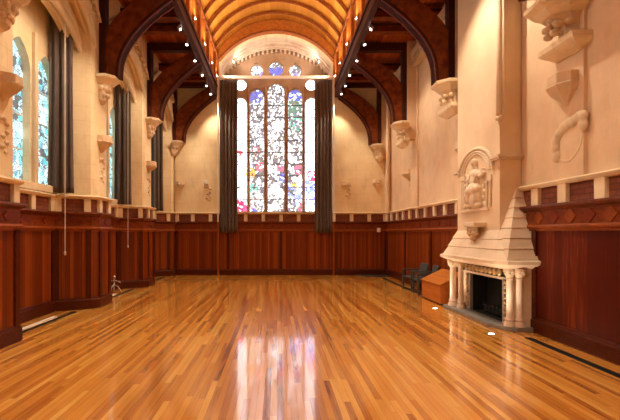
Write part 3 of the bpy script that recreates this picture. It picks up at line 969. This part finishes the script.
# lintel frieze with bosses
fp(MB().box(3.72, XE, 6.54, 8.0, .84, 1.02), 'lintel', 'bossdark')
fp(MB().box(3.69, 3.76, 6.56, 7.96, .81, .845).box(3.66, 3.76, 6.54, 7.96, .985, 1.02), 'frieze_fillet', 'stone_fire')
for k in range(9):
    m = MB().ball((3.70, 6.66 + k * .142, .912), .052, 12, (.8, 1, 1.15))
    fp(m, 'frieze_boss', 'gold', smooth=True)
for k in range(8):
    m = MB().ball((3.765, 6.605, .16 + k * .085), .030, 10); fp(m, 'jamb_boss', 'gold', smooth=True)
for k in range(8):
    m = MB().ball((3.765, 7.90, .16 + k * .085), .030, 10); fp(m, 'jamb_boss', 'gold', smooth=True)
# metal frame and firebox
fp(MB().box(3.76, 3.82, 6.63, 6.68, .07, .82).box(3.76, 3.82, 7.80, 7.85, .07, .82).box(3.76, 3.82, 6.63, 7.85, .79, .84), 'metal_surround', 'silver')
fp(MB().box(4.10, 4.14, 6.6, 7.92, .07, .86).box(3.82, 4.12, 6.601, 6.68, .07, .86).box(3.82, 4.12, 7.80, 7.915, .07, .86).box(3.82, 4.12, 6.6, 7.9, .81, .85).box(3.80, 4.12, 6.68, 7.8, .07, .075), 'firebox', 'soot')
g = MB()
for k in range(6): g.tube([(3.90, 6.93 + k * .12, .10), (3.90, 6.93 + k * .12, .30)], .012, 6)
g.tube([(3.90, 6.90, .22), (3.90, 7.58, .22)], .014, 6); g.box(3.90, 4.08, 6.93, 7.55, .12, .2)
fp(g, 'grate', 'soot')
# mantel
def pl(x0, yn, ch, yf, z): return [(x0, yn + ch, z), (x0 + ch * .5, yn, z), (XE, yn, z), (XE, yf, z), (x0, yf, z)]
fp(MB().loft([pl(3.60, 6.36, .18, 8.40, 1.0), pl(3.56, 6.32, .20, 8.44, 1.03), pl(3.48, 6.23, .22, 8.52, 1.07), pl(3.47, 6.21, .22, 8.53, 1.12), pl(3.51, 6.25, .22, 8.49, 1.14)]), 'mantel_shelf', 'stone_fire')
# hood: stepped courses
NC = 3
Z0, Z1 = 1.13, 1.62
def hp(t, z, g=0):
    return [(lerp(3.53, 3.78, t) - g, lerp(6.50, 6.80, t), z), (lerp(3.62, 3.80, t) - g, lerp(6.30, 6.785, t) - g, z), (XE, lerp(6.30, 6.785, t) - g, z), (XE, lerp(8.47, 8.37, t) + g, z), (lerp(3.53, 3.78, t) - g, lerp(8.47, 8.37, t) + g, z)]
m = MB()
for k in range(NC):
    t0, t1 = k / NC, (k + 1) / NC
    za, zb = lerp(Z0, Z1, t0), lerp(Z0, Z1, t1)
    m.loft([hp(t0, za, .0), hp(t0, za + .010, .010), hp(t1, zb - .005, .004), hp(t1, zb + .02, 0)])
fp(m, 'hood', 'stone_fire')
m = MB()
NB = 7
def bp(t, z, g=0):
    xl = lerp(3.62, 4.05, t); yn = lerp(6.285, 6.76, t)
    return [(xl - g, yn - g, z), (XE, yn - g, z), (XE, 6.80, z), (xl - g, 6.80, z)]
for k in range(NB):
    t0, t1 = k / NB, (k + 1) / NB
    za, zb = lerp(1.14, 2.32, t0), lerp(1.14, 2.32, t1)
    m.loft([bp(t0, za, .0), bp(t0, za + .012, .011), bp(t1, zb, .003)])
fp(m, 'stepped_broach', 'stone_fire')
fp(MB().box(3.78, XE, 6.785, 8.37, 1.5, 8.0), 'chimney_breast', 'stone_chimney')
m = MB()
m.tube([(3.775, 6.79, 3.52), (3.775, 6.79, 5), (3.775, 6.79, 7.9)], .05, 12)
m.tube([(3.815, 6.73, 3.56), (3.815, 6.73, 5), (3.815, 6.73, 7.9)], .022, 8)
m.ball((3.775, 6.79, 3.52), .065, 12, (1, 1, .8)); m.ball((3.775, 6.79, 3.44), .035, 10)
fp(m, 'corner_shaft', 'stone_chimney', smooth=True)
# string course
m = MB()
for z0_, z1_, g_ in ((2.82, 2.86, .05), (2.855, 2.90, .075)):
    m.prism([(3.78 - g_, 6.785 - g_), (XE, 6.785 - g_), (XE, 6.80), (3.80, 6.80), (3.80, 7.0), (3.78 - g_, 7.0)], z0_, z1_)
    m.prism([(3.78 - g_, 8.22), (3.80, 8.22), (3.80, 8.36), (XE, 8.36), (XE, 8.37 + g_), (3.78 - g_, 8.37 + g_)], z0_ - .06, z1_ - .06)
fp(m, 'string_course', 'stone_fire')
# relief
RC = 7.62
m = MB().box(3.745, 3.79, RC - .50, RC + .58, 1.98, 2.04).box(3.73, 3.79, RC + .34, RC + .56, 2.62, 2.70)
for r0_, hz, rr, xx in ((.64, .46, .036, 3.765), (.52, .40, .028, 3.77), (.44, .36, .022, 3.775)):
    m.tube([(xx, RC + r0_ * math.cos(a * PI / 16), 2.70 + hz * math.sin(a * PI / 16)) for a in range(17)], rr, 8)
m.box(3.75, 3.79, RC - .60, RC - .44, 2.50, 2.60); m.tube([(3.76, RC - .56, 2.04), (3.76, RC - .56, 2.50)], .022, 10)
m.tube([(3.76, RC + .50, 2.04), (3.76, RC + .50, 2.64)], .028, 10); m.tube([(3.76, RC + .42, 2.04), (3.76, RC + .42, 2.64)], .025, 10)
m.tube([(3.76, RC - .44, 2.04), (3.76, RC - .44, 2.60)], .022, 10)
rel = fp(m, 'relief_arch', 'stone_fire')
fg = [((3.74, RC + .02, 2.90), .060, (1, .9, 1.25)), ((3.76, RC + .02, 2.80), .05, (1, 1, 1.2)), ((3.755, RC + .03, 2.68), .12, (.6, 1.25, .8)), ((3.755, RC + .03, 2.55), .12, (.65, 1.0, 1.3)),
      ((3.745, RC + .03, 2.40), .15, (.7, 1.15, .8)), ((3.715, RC + .10, 2.36), .085, (1.2, 1, 1)), ((3.715, RC - .08, 2.38), .085, (1.2, 1, 1)),
      ((3.725, RC + .12, 2.24), .075, (1, .9, 1.7)), ((3.725, RC - .10, 2.24), .075, (1, .9, 1.8)), ((3.74, RC + .01, 2.2), .12, (.6, 1.2, 1.4)), ((3.73, RC + .14, 2.09), .055, (1, 1.3, .8)), ((3.73, RC - .12, 2.09), .055, (1, 1.3, .8)),
      ((3.75, RC + .17, 2.62), .048, (1, 1, 1.7)), ((3.735, RC + .20, 2.50), .04, (1, 1, 1.7)), ((3.725, RC + .15, 2.43), .036, (1, 1.5, 1)),
      ((3.75, RC - .12, 2.66), .045, (1, 1.4, 1.2)), ((3.735, RC - .20, 2.62), .04, (1, 1.6, 1)), ((3.73, RC - .28, 2.66), .036, (1, 1.5, 1))]
blk = [(3.72, 3.79, RC - .36, RC - .27, 2.60, 2.76), (3.74, 3.79, RC + .17, RC + .25, 2.04, 2.42), (3.74, 3.79, RC - .25, RC - .17, 2.04, 2.42)]
fg = [((c_[0] - .006, RC - .07 + (c_[1] - RC) * 1.2, c_[2] + .0), r_ * 1.08, q_) for c_, r_, q_ in fg]
fg += [((3.77, RC + .36 - .04 * (k % 2), 2.10 + .1 * k), .045, (.8, 1, 1.2)) for k in range(6)] + [((3.77, RC - .36 + .03 * (k % 2), 2.10 + .11 * k), .045, (.8, 1, 1.2)) for k in range(4)]
lump('seated_figure', fg, 'stone_fire', rel, .009, blk)
m = MB()
for k in range(7):
    y_ = RC - .17 + k * .055
    m.tube([(3.70, y_, 2.06), (3.675, y_ + .01, 2.22), (3.685, y_ - .005, 2.36), (3.70, y_ + .02, 2.46)], .011, 6)
    m.tube([(3.70, y_ + .03, 2.50), (3.69, y_ + .02, 2.60), (3.71, y_ + .02, 2.70)], .009, 6)
m.build('robe_folds', 'stone_fire', rel, smooth=True)
# bracket on the hood
m = MB()
def rc(d, w, z): return [(3.80, 7.42 - w, z), (3.80 - d, 7.42 - w, z), (3.80 - d, 7.42 + w, z), (3.80, 7.42 + w, z)]
m.loft([rc(.22, .18, 1.68), rc(.25, .21, 1.71), rc(.25, .21, 1.76), rc(.23, .19, 1.77)])
bk = fp(m, 'hood_bracket', 'stone_fire')
lump('carved_leaves', [((3.62, 7.42 + a, z), r, (1, 1, 1)) for a, z, r in ((-.12, 1.64, .05), (0, 1.63, .06), (.12, 1.64, .05), (-.07, 1.55, .05), (.07, 1.55, .05), (0, 1.47, .045), (-.15, 1.57, .035), (.15, 1.57, .035))]
     + [((3.67, 7.42, 1.60), .08, (1, 1, 1.2)), ((3.68, 7.42, 1.40), .03, (1, 1, 1.6))], 'stone_carved', bk, .012)

# ------------------------------------------------------------------ furniture by the fireplace
# low slope-topped cabinet
B = empty('sloping_cabinet', (3.54, 8.66, 0), 'low orange-brown wooden box with sloping top beside the fireplace', 'cabinet')
MB().hexa([(0, 0, .03), (.50, 0, .03), (.50, 1.12, .03), (0, 1.12, .03), (0, 0, .42), (.50, 0, .66), (.50, 1.12, .66), (0, 1.12, .42)]).build('body', 'boxwood', B, bevel=.006)
MB().hexa([(-.02, -.02, .425), (.51, -.02, .68), (.51, 1.14, .68), (-.02, 1.14, .425), (-.02, -.02, .445), (.51, -.02, .70), (.51, 1.14, .70), (-.02, 1.14, .445)]).build('sloping_lid', 'boxwood', B, bevel=.004)
MB().box(.03, .48, .03, 1.09, 0, .035).build('plinth', 'base', B)
def make_chair():
    e = empty('armchair')
    # local: faces -x, seat at .40
    MB().hexa([(-.24, -.23, .37), (.22, -.23, .34), (.22, .23, .34), (-.24, .23, .37), (-.24, -.23, .42), (.22, -.23, .39), (.22, .23, .39), (-.24, .23, .42)]).build('seat', 'chair_fabric', e, bevel=.015)
    MB().hexa([(.18, -.22, .42), (.23, -.22, .40), (.23, .22, .40), (.18, .22, .42), (.27, -.20, .80), (.31, -.20, .79), (.31, .20, .79), (.27, .20, .80)]).build('backrest', 'chair_fabric', e, bevel=.015)
    for sy in (-1, 1):
        y = .26 * sy
        MB().box(-.25, .22, y - .025, y + .025, .57, .61).build('armrest', 'chair', e, bevel=.008)
        MB().box(-.25, -.20, y - .02, y + .02, 0, .58).build('leg', 'chair', e, bevel=.005)
        MB().hexa([(.24, y - .02, 0), (.29, y - .02, 0), (.29, y + .02, 0), (.24, y + .02, 0), (.17, y - .02, .58), (.22, y - .02, .58), (.22, y + .02, .58), (.17, y + .02, .58)]).build('leg', 'chair', e, bevel=.005)
        MB().box(-.22, .24, y - .015, y + .015, .30, .34).build('side_rail', 'chair', e)
    return e
c1 = make_chair(); c1.location = (3.80, 11.0, 0); c1.rotation_euler.z = .12; c1.scale = (1, 1, .93)
tag(c1, 'dark grey low armchair against the panelling, further of the pair from the fireplace', 'chair', 'grey armchairs')
c2 = copy_tree(c1); c2.location = (3.80, 10.28, 0); c2.rotation_euler.z = -.1
tag(c2, 'dark grey low armchair directly behind the sloping wooden box', 'chair', 'grey armchairs')

# floor grilles
def grille(y0, y1, x0, x1, w):
    e = empty('floor_grille', (0, 0, 0), 'narrow black floor grille strip %s' % w, 'floor grille', 'black floor grille strips')
    MB().box(x0, x1, y0, y1, 0.0, .006).build('tray', 'black', e)
    m = MB(); y = y0
    for i in range(5):
        xx = lerp(x0 + .01, x1 - .01, i / 4); m.box(xx - .004, xx + .004, y0, y1, .006, .012)
    m.build('grid', 'black', e)
grille(-1.0, 5.98, 3.70, 3.80, 'in front of the near right panelling')
grille(8.6, 14.0, 3.36 + .0, 3.46, 'beside the box and chairs on the right') if False else grille(9.95, 14.1, 3.62, 3.72, 'between the chairs and the far right corner')
grille(4.7, 7.95, -4.06, -3.98, 'in the nearest left window recess')
grille(9.2, 11.2, -4.06, -3.98, 'in the second left window recess')
grille(12.4, 14.2, -4.06, -3.98, 'in the furthest left window recess')
for (y0, y1, w) in ((6.0, 7.45, 'nearest'), (9.2, 10.2, 'second'), (12.4, 13.0, 'furthest')):
    tag(MB().box(-4.17, -4.09, y0, y1, 0, .02).build('metal_strip', 'cream'), 'pale metal strip along the floor in the %s left recess' % w, 'floor strip', 'pale metal floor strips')
tag(MB().prism([(2.9, 14.87), (3.3, 14.35), (4.02, 14.3), (4.02, 14.87)], 0, .02).build('floor_mat', 'mat'), 'small dark mat on the floor in the far right corner', 'mat')
# little metal stand in the second left recess
e = empty('folding_stand', (-4.28, 10.5, 0), 'small grey metal folding stand on the floor of the second left recess', 'stand')
MB().tube([(0, 0, .06), (0, .02, .40)], .018, 8).build('stem', 'silver', e)
MB().ball((0, .02, .41), .035, 10).build('knob', 'silver', e, smooth=True)
for a in range(3):
    t = a * 2 * PI / 3 + .4
    MB().tube([(0, 0, .22), (.10 * math.cos(t), .10 * math.sin(t), .16), (.19 * math.cos(t), .19 * math.sin(t), .012)], .012, 8).build('leg', 'silver', e)
MB().tube([(-.16, -.03, .30), (0, 0, .33), (.17, .03, .27)], .014, 8).build('cross_arm', 'silver', e)
# small cream switch box near the right corner
tag(MB().box(3.72, 3.84, 14.84, 14.90, 1.60, 1.76).build('switch_box', 'cream', bevel=.008), 'small cream switch box on the panelling in the far right corner', 'switch')

# ------------------------------------------------------------------ lamps
def spot_lamp(name, loc, aim, energy, size, label, group, ang=100, first=None, col=WARM, blend=.6, rad=.05):
    e = empty(name, loc, label, 'lamp', group)
    d = (Vector(aim) - Vector(loc)).normalized()
    q = d.to_track_quat('-Z', 'Y')
    R = q.to_matrix()
    m = MB().lathe([(size * .55, size * 1.9), (size * .62, size * .9), (size * 1.0, 0), (size * 1.05, -.01)], (0, 0, 0), 14, R)
    m.build('housing', 'white_metal', e, smooth=True)
    MB().lathe([(size * .85, -.012), (size * .9, -.022), (size * .5, -.034)], (0, 0, 0), 14, R).build('bulb', 'bulb', e, smooth=True)
    MB().tube([tuple(-d * size * 1.5), (0, 0, size * 2.8)], .012, 6).build('stem', 'white_metal', e)
    L = bpy.data.lights.new(name, 'SPOT'); L.energy = energy; L.color = col; L.spot_size = math.radians(ang); L.spot_blend = blend; L.shadow_soft_size = rad
    lo = bpy.data.objects.new(name + '_light', L); COL.objects.link(lo)
    lo.parent = e; lo.location = d * .06; lo.rotation_euler = q.to_euler()
    return e
SY = [-1.6, .2, 2.0, 3.8, 5.4, 7.0, 8.3, 9.9, 10.7, 11.7, 12.8, 13.7, 14.5]
for s in (-1, 1):
    nm = 'left' if s < 0 else 'right'
    for i, y in enumerate(SY):
        x = beam_x(s) + s * .135
        tgt = ((s * 1.6, y, 0), (-s * 4.1, y + .3, 1.5), (s * 4.1, y + .1, 3.0))[i % 3]
        en = E_SPOT * (1.0 if y < 9 else .55)
        if s < 0: en *= 1.15
        elif y < 6: en *= .6
        spot_lamp('track_spotlight', (x, y, 6.62), tgt, en, .036, 'small white spotlight under the %s beam, %s counting from the viewer' % (nm, ORD[i] if i else 'first'), 'spotlights under the beams', 85)
# cove lamps along the inside of the beams
for s in (-1, 1):
    nm = 'left' if s < 0 else 'right'
    for i, y in enumerate((-1.5, .8, 3.0, 5.2, 7.3, 9.0, 10.4, 11.8, 13.1, 14.2)):
        x = beam_x(s) - s * .13
        spot_lamp('vault_uplight', (x, y, 7.12), (OC + s * .4, y, 9.4), E_COVE, .028, 'small uplight on the inner face of the %s beam, %s counting from the viewer' % (nm, ORD[i] if i else 'first'), 'uplights along the vault', 150, col=(1, .80, .55))
# chancel spotlights
for s in (-1, 1):
    spot_lamp('chancel_spotlight', (OC + s * 1.68, 15.55, 8.22), (OC - s * .3, 15.9, 9.0), 16, .05, 'small dark spotlight on the %s haunch of the stone chancel vault' % ('left' if s < 0 else 'right'), 'chancel vault spotlights', 160, col=(1, .85, .75))
# recessed floor uplights
for (x, y, w) in ((3.28, 8.3, 'in front of the far column of the fireplace'), (3.32, 6.2, 'in front of the near column of the fireplace')):
    e = empty('floor_uplight', (x, y, 0), 'round recessed floor light %s' % w, 'lamp', 'recessed floor lights')
    MB().lathe([(.06, .0), (.06, .006), (.045, .008)], seg=20).build('trim_ring', 'silver', e)
    MB().lathe([(.04, .004), (.04, .009)], seg=20).build('lens', 'bulb', e)
    L = bpy.data.lights.new('floor_uplight', 'SPOT'); L.energy = E_FLOORUP; L.color = WARM; L.spot_size = math.radians(100); L.spot_blend = .8; L.shadow_soft_size = .06
    lo = bpy.data.objects.new('floor_uplight_light', L); COL.objects.link(lo); lo.parent = e; lo.location = (0, 0, .03)
    d = Vector((3.78 - x, (7.4 - y) * .4, 2.4)).normalized(); lo.rotation_euler = d.to_track_quat('-Z', 'Y').to_euler()
